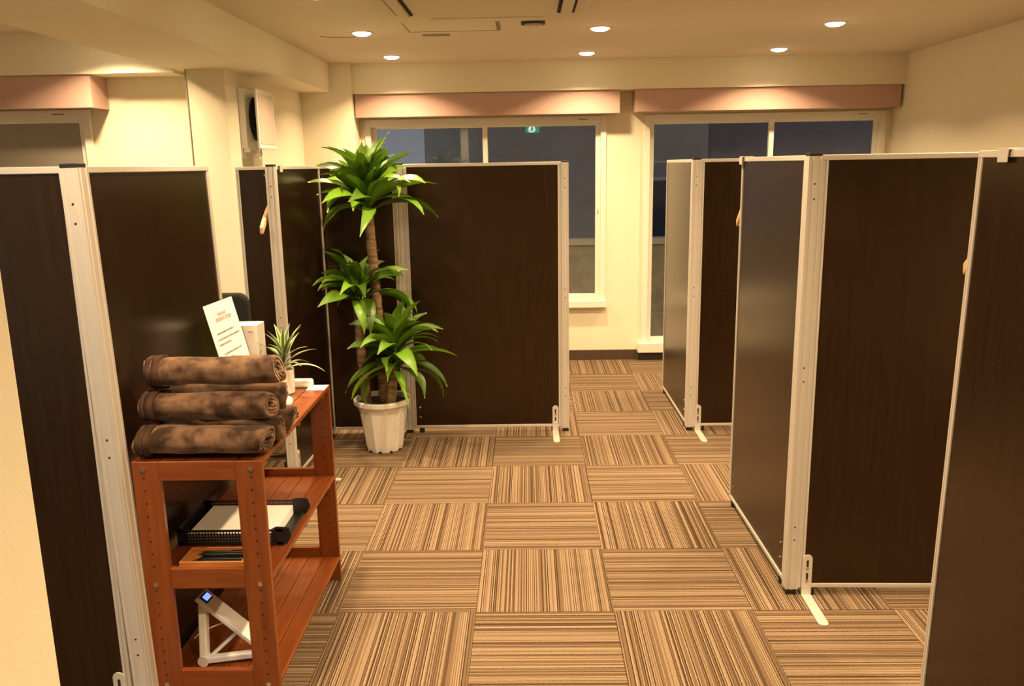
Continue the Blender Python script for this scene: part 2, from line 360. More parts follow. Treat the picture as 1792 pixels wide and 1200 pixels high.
t = thing('added_fill_light', 'added square cool white fill light, unseen at the rear left, tinting the left edge partition', 'added fill light', (-2.1, -2.7, CEIL))  # added out of view to give the left edge partition a bluish sheen
ob('frame', box(new(), -.32, .32, -.32, .32, -.012, 0), WHITEP, t, bevel=.003)
ob('diffuser', box(new(), -.29, .29, -.29, .29, -.014, -.012), emis('added_cool_glow', (.8, .9, 1.0), 3), t)
ld = bpy.data.lights.new('added_fill_lamp', 'AREA'); ld.size = .58; ld.energy = 24; ld.color = (.75, .87, 1.0)
lo = bpy.data.objects.new('added_fill_lamp', ld); COL.objects.link(lo); lo.parent = t; lo.location = (0, 0, -.018)
t = thing('ceiling_air_conditioner', 'large white square ceiling cassette air conditioner with open louvres', 'air conditioner', (.01, 1.32, CEIL))
ob('panel', prism(new(), [(-.50, -.44), (-.44, -.50), (.44, -.50), (.50, -.44), (.50, .44), (.44, .50), (-.44, .50), (-.50, .44)], -.032, 0), CEILM, t, bevel=.008)
ob('intake_grille', box(new(), -.29, .29, -.29, .29, -.038, -.032), CEILM, t, bevel=.004)
def stadium(L, W, n=8):
    r = W/2; return [(L/2-r + r*math.cos(a), r*math.sin(a)) for a in [-PI/2 + k*PI/n for k in range(n+1)]] + [(-L/2+r + r*math.cos(a), r*math.sin(a)) for a in [PI/2 + k*PI/n for k in range(n+1)]]
for k in range(4):
    rot = Matrix.Translation((0, 0, 0)) @ Matrix.Rotation(k*PI/2, 4, 'Z') @ Matrix.Translation((0, .395, 0))
    op = k in (1, 3)
    b = prism(new(), stadium(.58, .085 if op else .062), -.0345, -.032); bmesh.ops.transform(b, matrix=rot, verts=b.verts); ob('outlet_slot', b, HOLE if op else CEILM, t)
    b = prism(new(), stadium(.545, .052 if op else .058), -.050 if op else -.036, -.0345); bmesh.ops.transform(b, matrix=rot, verts=b.verts)
    ob('louvre', b, CEILM, t, bevel=.003)
hp = tag(ob('access_hatch', box(new(), -.455, .055, 1.90, 2.29, CEIL-.004, CEIL), CEILM), 'square flat access hatch in the ceiling beyond the air conditioner', 'hatch')
b = new(); box(b, -.455, .055, 2.288, 2.293, CEIL-.0055, CEIL-.003); box(b, -.459, -.453, 1.90, 2.29, CEIL-.0055, CEIL-.003); box(b, .045, .065, 1.93, 2.29, CEIL-.0055, CEIL-.003)
ob('hatch_seam', b, mat('seam', (.24, .17, .10), .8), hp)
tag(ob('ceiling_vent', box(new(), -.40, -.24, 2.41, 2.46, CEIL-.006, CEIL), mat('vent_beige', (.34, .25, .16), .8), bevel=.002), 'small beige slot plate on the ceiling beside the hatch', 'vent')
t = thing('smoke_detector', 'small round ceiling detector with a dark ring', 'detector', (.25, 2.02, CEIL))
ob('base', disc(new(), (0, 0, -.018), (0, 0, 1), .066, .018, 24), BLACK, t)
ob('sensor', lathe(new(), [(.02, -.040), (.046, -.034), (.05, -.018)], 24), CEILM, t, smooth=True)
tag(ob('ceiling_wire', tube(new(), [(-1.0, 2.40, CEIL-.003), (-.93, 2.44, CEIL-.004), (-.80, 2.44, CEIL-.004)], .0025, 6), mat('wire_tan', (.4, .3, .18), .7)), 'thin stray wire on the ceiling beside a downlight', 'wire')

# ventilation fan on the left wall
t = thing('ventilation_fan', 'white square wall ventilation fan with beige cover panel', 'fan', (-1.485, 2.455, 1.705))
ob('frame', box(new(), 0, .040, -.16, .17, .004, .35), WHITEP, t, bevel=.004)
ob('duct', disc(new(), (.035, .03, .18), (1, 0, 0), .13, .035, 28), HOLE, t)
cv = ob('cover', box(new(), .100, .114, -.165, .165, 0, .345), WHITEP, t, bevel=.004)
ob('grille', box(new(), .114, .1165, -.14, .14, .028, .318), GRILLE, cv)
ob('pull_cord', tube(new(), [(.03, -.09, .005), (.05, -.07, -.04), (.06, -.02, -.055), (.06, .03, -.03), (.05, .05, .005)], .0035, 6), WHITEP, t, smooth=True)
t = thing('wall_outlet', 'white power outlet with plug below the ventilation fan', 'outlet', (-1.485, 2.325, 1.645))
ob('plate', box(new(), 0, .008, -.030, .030, 0, .115), WHITEP, t, bevel=.003)
pl = ob('plug', box(new(), .008, .045, -.018, .018, .04, .075), WHITEP, t, bevel=.004)
ob('cord', tube(new(), [(.045, 0, .057), (.07, .03, .06), (.065, .08, .048), (.06, .13, .035), (.055, .17, .045)], .004, 6), WHITEP, pl, smooth=True)

# emergency exit sign on the rear wall (seen mirrored in the window glass)
t = thing('exit_sign', 'green and white lit emergency exit sign reflected in the window', 'sign', (.31, YN, 2.13))
ob('sign_box', box(new(), -.13, .13, 0, .03, -.005, .14), WHITEP, t, bevel=.003)
ob('face', box(new(), -.122, .122, .03, .032, .003, .132), EXITG, t)
b = new(); prism(b, [(-.06, .012), (.035, .012), (.055, .06), (.03, .12), (-.045, .12), (-.075, .07)], .032, .0335, (0, 2, 1)); ob('pictogram', b, EXITW, t)
b = new(); disc(b, (-.005, .0335, .105), (0, 1, 0), .010, .001, 12); prism(b, [(-.025, .09), (.01, .095), (.02, .07), (.0, .055), (.025, .03), (.015, .022), (-.015, .05), (-.035, .03), (-.042, .036), (-.018, .068)], .0335, .0345, (0, 2, 1)); ob('running_figure', b, EXITG, t)

# ------------------------------------------------------------------ partition panels
PH = 1.60
def lean(t, a):
    if a: t.rotation_euler = (Matrix.Rotation(a, 3, 'Y') @ Matrix.Rotation(t.rotation_euler.z, 3, 'Z')).to_euler()
def panel(label, p0, p1, feet=(), bolts=(), tilt=0):
    """p0 -> p1 floor points of the panel centre line; feet: (distance along, side) ; bolts likewise (dots)."""
    p0 = Vector((*p0, 0)); p1 = Vector((*p1, 0)); d = p1 - p0; L = d.length
    t = thing('partition_panel', label, 'partition', p0, math.atan2(d.y, d.x), group='brown partition panels')
    lean(t, tilt)
    h = .0145; s = .020; z0 = .030
    ob('board', box(new(), s, L-s, -.0105, .0105, z0+.014, PH-.016), LAM, t)
    ob('top_rail', box(new(), 0, L, -h, h, PH-.018, PH), ALU, t, bevel=.002)
    ob('bottom_rail', box(new(), s, L-s, -h, h, z0, z0+.016), ALU, t, bevel=.002)
    prof = [(0, -h+.002), (.002, -h), (.007, -h), (.008, -h+.004), (.012, -h+.004), (.013, -h), (s, -h), (s, h), (.013, h), (.012, h-.004), (.008, h-.004), (.007, h), (.002, h), (0, h-.002)]
    ob('stile', prism(new(), prof, z0, PH-.018), ALU, t)
    ob('stile', prism(new(), [(L-x, y) for x, y in prof], z0, PH-.018), ALU, t)
    for x in (.05, L-.05): ob('glide', disc(new(), (x, 0, 0), (0, 0, 1), .016, z0, 12), BLACK, t)
    for (u, sd) in feet:
        b = new(); y0 = sd*h; th = .004*sd; wv = .018
        arc = [(u + wv*math.cos(a), .145 + wv*math.sin(a)) for a in [k*PI/8 for k in range(9)]]
        prism(b, [(u-wv, .004), (u+wv, .004)] + arc, min(y0, y0+th), max(y0, y0+th), (0, 2, 1))
        fo = ob('foot_bracket', b, ALU, t, bevel=.001)
        e = y0 + sd*.20; b = new()
        arc = [(u + wv*math.cos(a), e + sd*wv*math.sin(a)) for a in [k*PI/8 for k in range(9)]]
        prism(b, [(u-wv, y0), (u+wv, y0)] + arc, .0005, .0045); disc(b, (u, e, .0045), (0, 0, 1), .004, .0005, 8)
        ob('foot_plate', b, ALU, fo)
        for zz in (.055, .105):
            ob('slot', box(new(), u-.004, u+.004, min(y0+th, y0+th*1.15), max(y0+th, y0+th*1.15), zz, zz+.036), HOLE, fo)
            ob('bolt', disc(new(), (u, y0+th, zz+.006), (0, sd, 0), .006, .004, 10), CHROME, fo)
    for (u, sd) in bolts:
        for zz in (.10, .16): ob('bolt', disc(new(), (u, sd*.0105, zz), (0, sd, 0), .006, .003, 10), CHROME, t)
    return t
def post(label, x, y, rz=0, s=.046, holes=(0, -1), tilt=0):
    t = thing('partition_post', label, 'post', (x, y, 0), rz, group='grooved aluminium partition posts')
    lean(t, tilt)
    h = s/2; g = .003; pts = []
    side = [(-h, 0), (-h+.006, 0), (-h+.008, g), (-h+.013, g), (-h+.015, 0), (h-.015, 0), (h-.013, g), (h-.008, g), (h-.006, 0)]
    for k in range(4):
        c, sn = math.cos(k*PI/2), math.sin(k*PI/2)
        for a, dpt in side:
            px, py = a, -h + dpt; pts.append((c*px - sn*py, sn*px + c*py))
    ob('profile', prism(new(), pts, .022, PH-.004), ALU, t)
    ob('cap', box(new(), -h+.002, h-.002, -h+.002, h-.002, PH-.004, PH+.007), BLACK, t, bevel=.002)
    ob('glide', box(new(), -h+.004, h-.004, -h+.004, h-.004, 0, .022), BLACK, t, bevel=.003)
    dx, dy = holes
    for zz in (1.505, 1.455, .87, .82, .27, .22):
        ob('screw_hole', disc(new(), (dx*h, dy*h, zz), (dx, dy, 0), .0033, .0006, 8), HOLE, t)
    return t
# right booths
post('grooved silver corner post at the front right booth', 1.170, .130)
panel('dark brown partition running back from the front right corner post', (1.166, .153), (1.158, .985), bolts=((.06, 1), (.77, 1)))
panel('dark brown partition facing the camera on the right, with a silver foot', (1.193, .122), (2.095, .105), feet=((.030, -1),))
post('grooved silver corner post at the rear right booth', 1.166, 2.098)
panel('tan reflecting partition running back from the rear right corner post', (1.160, 2.121), (1.156, 2.97), bolts=((.06, 1), (.79, 1)))
panel('dark brown partition facing the camera at the rear right, partly hidden', (1.189, 2.088), (2.09, 2.088), feet=((.024, -1),))
panel('dark brown partition nearest the camera at the right edge', (1.378, -.50), (1.405, -1.40), tilt=.014)
# middle row
panel('large dark brown partition standing behind the potted plant, facing the camera', (-.503, 2.105), (.400, 2.108), feet=((.862, -1),), bolts=((.045, -1),))
post('grooved silver end post right of the middle partition', .421, 2.108, s=.042)
post('grooved silver post between the two middle partitions, behind the plant', -.526, 2.105)
panel('dark brown partition at the rear left behind the chair and plant', (-1.455, 2.075), (-.549, 2.098))
# left booth
panel('dark brown partition left of the plant, running back to the middle row', (-1.012, 1.300), (-.985, 2.058), feet=((.028, -1),))
post('silver end post of the partition left of the plant', -1.013, 1.278, s=.044)
post('grooved silver corner post at the left beside the wooden rack', -.930, -.585, s=.05, tilt=-.020)
panel('dark brown partition beside the wooden rack and blankets', (-.928, -.560), (-.940, .335), tilt=-.020)
panel('dark brown partition at the left edge in front of the cream wall', (-1.868, -.590), (-.968, -.590), feet=((.868, -1),))

# over-panel hooks and hangers
def hanger(x, y, rz, ztop, label, group='wooden hangers on partition hooks'):
    t = thing('coat_hanger', label, 'hanger', (x, y, ztop-.30), rz, group=group)
    b = new(); n = 10; prof = []
    up = [(-.21 + .42*k/20, .16 - .13*abs(-1+k/10)**1.5) for k in range(21)]
    lo = [(p[0]*.985, p[1] - (.045 - .012*abs(-1+k/10))) for k, p in enumerate(up)][::-1]
    prism(b, up + lo, -.009, .009, (0, 2, 1)); ob('shoulder', b, HANGW, t, bevel=.004)
    pts = [(0, 0, .15), (0, 0, .22)] + [(.028*math.cos(a) - .0, 0, .25 + .028*math.sin(a)) for a in [-PI/2 + k*PI/6 for k in range(8)]]
    ob('hook', tube(new(), pts, .0025, 8), CHROME, t, smooth=True)
def panel_hook(x, y, rz, label):
    t = thing('panel_hook', label, 'hook', (x, y, PH), rz, group='metal hooks over the partition tops')
    b = new(); wv = .022
    box(b, -wv, wv, -.026, .026, .001, .004); box(b, -wv, wv, -.026, -.0235, -.03, .001); box(b, -wv, wv, .0235, .026, -.06, .001)
    ob('bracket', b, ALU, t, bevel=.001)
    ob('peg', tube(new(), [(0, .026, -.05), (0, .05, -.052), (0, .062, -.04)], .004, 8), CHROME, t, smooth=True)
panel_hook(1.406, -.625, -PI/2, 'silver hook over the near right partition top')
panel_hook(1.158, .962, -PI/2, 'silver hook over the far end of the front right partition')
panel_hook(-1.011, 1.36, PI/2, 'silver hook over the partition left of the plant')
hanger(1.446, -.585, PI/2, 1.56, 'pale wooden coat hanger behind the near right partition')
hanger(1.200, 1.03, PI/2, 1.585, 'pale wooden coat hanger behind the front right partition')
hanger(-1.052, 1.42, PI/2-.035, 1.585, 'pale wooden coat hanger hung inside the left booth')

# ------------------------------------------------------------------ office chair in the left booth
t = thing('office_chair', 'black office chair with chrome star base behind the left partition', 'chair', (-1.32, 1.30, 0), 0)
b = new(); prism(b, [(-.235, -.22), (-.20, -.245), (.20, -.245), (.235, -.22), (.235, .2), (.19, .245), (-.19, .245), (-.235, .2)], .43, .50); ob('seat', b, FABRIC, t, bevel=.02)
b = new(); n = 8
def rr(w_, h_, r, zc):
    out = []
    for cx, cz, a0 in ((w_-r, h_-r, 0), (-w_+r, h_-r, PI/2), (-w_+r, -h_+r, PI), (w_-r, -h_+r, 3*PI/2)):
        for k in range(6): a = a0 + k*PI/10; out.append((cx + r*math.cos(a), zc + cz + r*math.sin(a)))
    return out
prism(b, rr(.235, .225, .05, .805), -.29, -.245, (0, 2, 1)); ob('backrest', b, FABRIC, t, bevel=.015)
ob('back_bar', box(new(), -.03, .03, -.305, -.28, .42, .75), BLACK, t, bevel=.004)
ob('gas_column', tube(new(), [(0, 0, .10), (0, 0, .26), (0, 0, .43)], [.028, .028, .022], 16), BLACK, t, smooth=True)
for k in range(5):
    a = math.radians(38 + 72*k); c, s_ = math.cos(a), math.sin(a)
    lg = ob('base_arm', tube(new(), [(0, 0, .115), (c*.15, s_*.15, .10), (c*.285, s_*.285, .078), (c*.30, s_*.30, .076)], [.024, .021, .017, .019], 12), CHROME, t, smooth=True)
    b = new(); px = Vector((c*.295, s_*.295, .028)); tv = Vector((-s_, c, 0))
    disc(b, px - tv*.022, tv, .028, .018, 14); disc(b, px + tv*.004, tv, .028, .018, 14); ob('caster', b, BLACK, lg)

# ------------------------------------------------------------------ wooden rack
RX0, RX1, RY0, RY1 = -.912, -.545, -.565, .262
t = thing('wooden_rack', 'reddish brown three-tier wooden rack holding rolled blankets', 'rack', ((RX0+RX1)/2, (RY0+RY1)/2, 0))
hx = (RX1-RX0)/2; hy = (RY1-RY0)/2; ZT = .79; pw = .076; tt = .020
for sy in (-1, 1):
    ya, yb = (-hy, -hy+tt) if sy < 0 else (hy-tt, hy)
    for sx in (-1, 1):
        xa, xb = (-hx, -hx+pw) if sx < 0 else (hx-pw, hx)
        po = ob('post', box(new(), xa, xb, ya, yb, 0, ZT), WOODZ, t, bevel=.002)
        xm = (xa+xb)/2 + sx*.006; face = ya if sy < 0 else yb
        # peg holes on both faces, bolts on the outside
        hb = []
        for yf, dd in ((ya, -1), (yb, 1)):
            z = .05
            while z < .76:
                if not any(abs(z - q) < .02 for q in (.768, .417, .075)): hb.append((xm, yf, z, dd))
                z += .0385
        b0 = ob('peg_hole', disc(new(), (0, 0, 0), (0, 1, 0), .0030, .0012, 8), HOLE, po) if hb else None
        for k, (x, yf, z, dd) in enumerate(hb):
            q = b0 if k == 0 else copy_of(b0, po)
            q.location = (x, yf - (.0008 if dd < 0 else .0004), z)
        for z in (.768, .417, .095): ob('bolt', disc(new(), (xm, face, z), (0, sy, 0), .007, .003, 12), CHROME, po)
    for z0, z1 in ((.733, ZT), (.403, .465), (.080, .140)):
        ob('end_rail', box(new(), -hx+pw, hx-pw, ya+.001, yb-.001, z0, z1), WOODX, t, bevel=.002)
def shelf(z, nb, thick, x0, x1, y0, y1, nm):
    gap = .0018; wv = (x1-x0-gap*(nb-1))/nb; first = None
    for k in range(nb):
        cx = x0 + wv/2 + k*(wv+gap)
        if first is None:
            first = ob('plank', box(new(), -wv/2, wv/2, y0, y1, z-thick, z), WOOD, t, bevel=.003); first.location.x = cx
        else: copy_of(first, t, (cx, 0, 0))
    for yy in (y0+.03, (y0+y1)/2, y1-.06): ob('shelf_batten', box(new(), x0+.01, x1-.01, yy, yy+.03, z-thick-.018, z-thick), WOOD, t)
shelf(ZT, 5, .016, -hx, hx, -hy+tt, hy-tt, 'top')
shelf(.436, 6, .014, -hx+.002, hx, -hy+tt, hy-tt, 'mid')
shelf(.102, 6, .014, -hx+.002, hx, -hy+tt, hy-tt, 'low')

# rolled blankets: spiral of thick plush, axis along x
def blanket(y, z, x0, x1, ra, rb, label, seed, rz=0.0):
    r_ = random.Random(seed); L = x1 - x0
    t = thing('rolled_blanket', label, 'blanket', ((x0+x1)/2, y, z), rz, group='rolled brown blankets on the rack')
    turns = 3.1; th = .0115; n = 92; NX = 30; b = new()
    ph = r_.uniform(PI*.9, PI*1.5)
    outer, inner = [], []
    for k in range(n+1):
        u = k/n; a = ph + u*turns*2*PI; rad = .010 + (1-.010/ra)*ra*u
        rad = .012 + (ra-.012)*u
        outer.append((rad, a)); inner.append((max(.002, rad-th), a))
    loop = outer + inner[::-1]
    rows = []
    for i in range(NX+1):
        v = i/NX; x = (v-.5)*L; ring = []
        edge = min(v, 1-v)*L
        endr = 1 - .10*max(0, 1-edge/.02)**2
        for (rad, a) in loop:
            nz = (noise.noise(Vector((x*9+seed*3, math.cos(a)*1.6, math.sin(a)*1.6+seed)))-.55)*.0065 + noise.noise(Vector((x*28, math.cos(a)*4+seed, math.sin(a)*4)))*.0025
            q = rad*endr + nz*(rad/ra)
            xs = x + (.010*math.sin(a*1+seed) + .006*noise.noise(Vector((a*.7, seed, 0)))) * (1 if i in (0, NX) else .8 if i in (1, NX-1) else 0)
            ring.append(b.verts.new((xs, q*math.cos(a)*1.04, q*math.sin(a)*(rb/ra))))
        rows.append(ring)
    m = len(loop)
    for a_, c_ in zip(rows, rows[1:]):
        for k in range(m): b.faces.new((a_[k], a_[(k+1) % m], c_[(k+1) % m], c_[k]))
    for ring in (rows[0], rows[-1]):
        for k in range(n): b.faces.new((ring[k], ring[k+1], ring[m-2-k], ring[m-1-k]))
    ob('roll', b, BLANKET, t, smooth=True)
    b = new(); nn = 40
    for w0, w1, dr in ((-.5*L+.002, -.5*L+.014, .0008), (-.5*L+.020, -.5*L+.040, .0018)):
        R2 = [[b.verts.new((xx + .004*math.sin(2*PI*k/nn+seed), (ra+dd+(noise.noise(Vector((xx*9+seed*3, math.cos(2*PI*k/nn)*1.6, math.sin(2*PI*k/nn)*1.6+seed)))-.55)*.0065)*math.cos(2*PI*k/nn)*1.04,
               (ra+dd+(noise.noise(Vector((xx*9+seed*3, math.cos(2*PI*k/nn)*1.6, math.sin(2*PI*k/nn)*1.6+seed)))-.55)*.0065)*math.sin(2*PI*k/nn)*(rb/ra))) for k in range(nn)] for xx, dd in ((w0, -.004), (w0, dr), (w1, dr), (w1, -.004))]
        for a_, c_ in zip(R2, R2[1:]):
            for k in range(nn): b.faces.new((a_[k], a_[(k+1) % nn], c_[(k+1) % nn], c_[k]))
    ob('hem', b, HEM, t, smooth=True)
Z0 = .79
blanket(-.520, Z0+.0475, -.893, -.535, .0535, .048, 'brown plush blanket roll, bottom front one nearest the camera', 1)
blanket(-.480, Z0+.1395, -.888, -.530, .0530, .0465, 'brown plush blanket roll, middle one of the front stack', 2)
blanket(-.442, Z0+.2300, -.880, -.512, .0545, .049, 'lighter brown plush blanket roll on top of the stack', 3, .02)
blanket(-.408, Z0+.0475, -.893, -.525, .052, .048, 'brown plush blanket roll on the rack top, second from the front', 4)
blanket(-.368, Z0+.1375, -.888, -.520, .052, .0465, 'brown plush blanket roll, upper one of the second column', 5)
blanket(-.300, Z0+.0475, -.893, -.520, .052, .048, 'brown plush blanket roll on the rack top, rearmost one', 6)

# sign in a clear stand
t = thing('notice_sign', 'white notice sheet with red heading leaning behind the blankets', 'sign', (0, 0, 0))
A = Vector((-.825, -.172, 1.163)); B = Vector((-.825, .088, 1.157)); up_ = Vector((-.040, 0, .175)).normalized()
u = (B-A).normalized(); nrm = u.cross(up_).normalized()
if nrm.x < 0: nrm = -nrm
def onsheet(a, bb, off): return A + u*a - up_*bb + nrm*off
def sheet_quad(bm, a0, a1, b0, b1, o0, o1):
    v = [bm.verts.new(onsheet(a, bb, o)) for a in (a0, a1) for bb in (b0, b1) for o in (o0, o1)]
    for f in ((0, 1, 3, 2), (4, 6, 7, 5), (0, 4, 5, 1), (2, 3, 7, 6), (0, 2, 6, 4), (1, 5, 7, 3)): bm.faces.new([v[i] for i in f])
W_ = (B-A).length
Hs = (A.z - .7935)/up_.z
ob('stand', (lambda bm: (sheet_quad(bm, -.003, W_+.003, -.003, Hs, -.003, -.0004), sheet_quad(bm, .0, W_, Hs-.03, Hs-.027, -.0004, .012), bm)[2])(new()), ACRYL, t)
ob('backing', (lambda bm: (sheet_quad(bm, 0, W_, 0, Hs-.03, -.0003, 0), bm)[1])(new()), INK, t)
ob('sheet', (lambda bm: (sheet_quad(bm, 0.001, W_-.001, .001, Hs-.032, 0, .0005), bm)[1])(new()), PAPER, t)
def text_line(a0, a1, bb, h, m, nm, r_):
    bm = new(); a = a0
    while a < a1:
        wv = r_.uniform(.55, 1.0)*h
        sheet_quad(bm, a, a+wv*.82, bb, bb+h*.16, .0005, .0009); sheet_quad(bm, a, a+wv*.82, bb+h*.75, bb+h*.9, .0005, .0009)
        sheet_quad(bm, a+wv*r_.uniform(.1, .6), a+wv*r_.uniform(.6, .75), bb, bb+h, .0005, .0009)
        if r_.random() < .5: sheet_quad(bm, a, a+wv*.8, bb+h*.42, bb+h*.56, .0005, .0009)
        a += wv + h*.12
    ob(nm, bm, m, t)
r9 = random.Random(9)
text_line(.09, .16, .037, .009, INKR, 'heading', r9)
text_line(.065, .20, .052, .012, INKR, 'heading', r9)
for a0, a1, bb in ((.04, .19, .098), (.035, .235, .118), (.03, .14, .135), (.05, .21, .168), (.05, .12, .185), (.04, .225, .213), (.04, .10, .227), (.06, .23, .250), (.08, .23, .272), (.05, .2, .292)):
    text_line(a0, a1, bb, .0058, INK, 'text_line', r9)

# white box, small plant and bits on the rack top
t = thing('white_box', 'tall white open-topped box behind the notice sign', 'box', (-.806, .185, Z0))
b = new(); hw, hd, hh, th = .043, .042, .252, .003
box(b, -hw, hw, -hd, -hd+th, 0, hh); box(b, -hw, hw, hd-th, hd, 0, hh); box(b, -hw, -hw+th, -hd+th, hd-th, 0, hh); box(b, hw-th, hw, -hd+th, hd-th, 0, hh)
ob('body', b, WHITEP, t, bevel=.001)
ob('tissue', box(new(), -hw+th, hw-th, -hd+th, hd-th, .0, hh-.006), PAPER, t)
ob('logo', box(new(), .010, .028, -hd-.0006, -hd, hh-.026, hh-.021), mat('logo_grey', (.35, .33, .3), .6), t)

def leaf_mesh(L, W, e0, dr, fold=.28, side=0.0, twist=0.0, nl=9, base_w=.18, wav=0.0, seed=0):
    """Leaf starting at the origin, heading +x, elevation e0 falling by dr towards the tip."""
    b = new(); uvl = b.loops.layers.uv.new('UVMap'); p = Vector((0, 0, 0)); rows = []; st = L/nl
    for i in range(nl+1):
        v = i/nl; e = e0 - dr*v**1.35; yaw = side*v*v
        d = Vector((math.cos(e)*math.cos(yaw), math.cos(e)*math.sin(yaw), math.sin(e)))
        s = Vector((-math.sin(yaw), math.cos(yaw), 0)); nrm_ = d.cross(s)*-1
        tw = twist*v; s2 = s*math.cos(tw) + d.cross(s)*math.sin(tw); n2 = s2.cross(d)
        if n2.z < 0 and e0 < 1.4: pass
        wv = W*.5*max(0.02, (base_w + (1-base_w)*math.sin(min(1, v/.42)*PI/2)) if v < .42 else max(0.0, math.cos((v-.42)/.58*PI/2))**1.1)
        wob = wav*math.sin(v*11+seed)
        upn = d.cross(s2); upn = -upn if upn.z < 0 else upn
        rows.append([b.verts.new(p + s2*(-wv) + upn*(wv*fold+wob)), b.verts.new(p + s2*(-wv*.5) + upn*(wv*fold*.35)), b.verts.new(p), b.verts.new(p + s2*(wv*.5) + upn*(wv*fold*.35)), b.verts.new(p + s2*wv + upn*(wv*fold-wob))])
        p = p + d*st
    for i in range(nl):
        for k in range(4):
            f = b.faces.new((rows[i][k], rows[i+1][k], rows[i+1][k+1], rows[i][k+1])); f.smooth = True
            for lp, (uu, vv) in zip(f.loops, ((k/4, i/nl), (k/4, (i+1)/nl), ((k+1)/4, (i+1)/nl), ((k+1)/4, i/nl))): lp[uvl].uv = (uu, vv)
    me = bpy.data.meshes.new('leaf'); b.to_mesh(me); b.free(); return me
def add_leaf(parent, base, az, m, ok=None, **kw):
    for k in range(9):
        me = leaf_mesh(**kw); R3 = Matrix.Rotation(az, 3, 'Z')
        if ok is None or all(ok(R3 @ v.co + Vector(base)) for v in me.vertices): break
        kw['L'] *= .9; kw['e0'] = min(1.45, kw['e0']+.13); kw['dr'] *= 1.0
        bpy.data.meshes.remove(me); me = None
    if me is None: return None
    me.materials.append(m); o = bpy.data.objects.new('leaf', me); COL.objects.link(o); o.parent = parent; o.location = base; o.rotation_euler = (0, 0, az)
    return o
PX, PY = -.680, .150
t = thing('small_potted_plant', 'small variegated striped-leaf plant in a plain white pot', 'plant', (PX, PY, Z0))
ob('pot', lathe(new(), [(.030, 0), (.034, .003), (.036, .09), (.033, .09), (.032, .082), (.004, .082)], 28), POTW, t, smooth=False)
ob('soil', disc(new(), (0, 0, .0825), (0, 0, 1), .0315, .002, 20), SOIL, t)
ob('stem', tube(new(), [(0, 0, .08), (.002, 0, .14)], .006, 8), LEAFV, t, smooth=True)
r5 = random.Random(5)
for k in range(24):
    a = k*2.4 + r5.uniform(-.25, .25); q = k/23
    add_leaf(t, (.002, 0, .088 + .055*q), a, LEAFV, ok=lambda p: p.z > .012 and not (p.x+PX < -.758 and .138 < p.y+PY < .232 and p.z < .26), L=r5.uniform(.125, .165)*(1 - .15*q), W=r5.uniform(.014, .019), e0=.25+1.15*q+r5.uniform(-.1, .1), dr=r5.uniform(.8, 1.3)*(1-.55*q), nl=8, fold=.4, base_w=.45)
t = tag(ob('remote_control', box(new(), -.040, .040, -.018, .018, 0, .030), WHITEP, bevel=.008, loc=(-.640, .232, Z0)), 'small white rounded plastic box behind the small pot', 'gadget')
tag(ob('card', box(new(), -.034, .034, -.035, .035, 0, .0012), PAPER, loc=(-.581, .218, Z0+.0002)), 'flat white card at the far corner of the rack top', 'card')
b = lathe(new(), [(.026, 0), (.029, .006), (.026, .018), (.016, .026), (.002, .028)], 24); bmesh.ops.scale(b, vec=(1, 1.7, 1), verts=b.verts)
tag(ob('white_gadget', b, WHITEP, smooth=True, loc=(-.640, -.005, Z0)), 'white oval rounded gadget beside the blankets', 'gadget')
b = new(); n = 20; pts = [(.017*math.cos(2*PI*k/n), .017*math.sin(2*PI*k/n), .003) for k in range(n+1)]
tag(ob('ring', tube(b, pts, .0028, 8), BLACK, smooth=True, loc=(-.572, -.150, Z0)), 'small dark metal ring on the rack edge', 'ring')

# letter tray with paper on the middle shelf
ZM = .436
t = thing('letter_tray', 'black mesh letter tray on the middle shelf', 'tray', (-.735, -.235, ZM+.0005), 0)
TW, TD, TH = .165, .118, .052
b = new(); box(b, -TW, TW, -TD, TD, 0, .004); ob('base', b, BLACK, t)
def mesh_side(p0, p1, z0, z1, nm):
    p0 = Vector(p0); p1 = Vector(p1); d = p1-p0; L = d.length; d.normalize(); b = new(); n2 = Vector((-d.y, d.x, 0))*.0015
    def slab(s0, s1, za, zb):
        v = []
        for s in (s0, s1):
            for sg in (-1, 1):
                for z in (za, zb): q = p0 + d*s + n2*sg; v.append(b.verts.new((q.x, q.y, z)))
        for f in ((0, 1, 3, 2), (4, 6, 7, 5), (0, 4, 5, 1), (2, 3, 7, 6), (0, 2, 6, 4), (1, 5, 7, 3)): b.faces.new([v[i] for i in f])
    slab(0, L, z0, z0+.008); slab(0, L, z1-.007, z1); slab(0, .02, z0, z1); slab(L-.02, L, z0, z1)
    s = .02
    while s < L-.02: slab(s, s+.0028, z0+.008, z1-.007); s += .0095
    z = z0+.0145
    while z < z1-.008: slab(.02, L-.02, z, z+.0028); z += .0095
    ob(nm, b, BLACK, t)
mesh_side((-TW, -TD, 0), (TW, -TD, 0), .002, TH, 'mesh_side'); mesh_side((-TW, TD, 0), (TW, TD, 0), .002, TH, 'mesh_side'); mesh_side((-TW, -TD, 0), (-TW, TD, 0), .002, TH, 'mesh_side')
for sy in (-1, 1): ob('front_horn', prism(new(), [(TW-.035, .002), (TW+.012, .002), (TW+.028, .030), (TW+.020, .058), (TW-.02, .060), (TW-.035, TH)], min(sy*TD, sy*(TD-.006)), max(sy*TD, sy*(TD-.006)), (0, 2, 1)), BLACK, t, bevel=.002)
ob('front_lip', prism(new(), [(TW-.004, 0), (TW+.004, 0), (TW+.012, .012), (TW+.006, .014)], -TD+.02, TD-.02, (0, 2, 1)), BLACK, t)
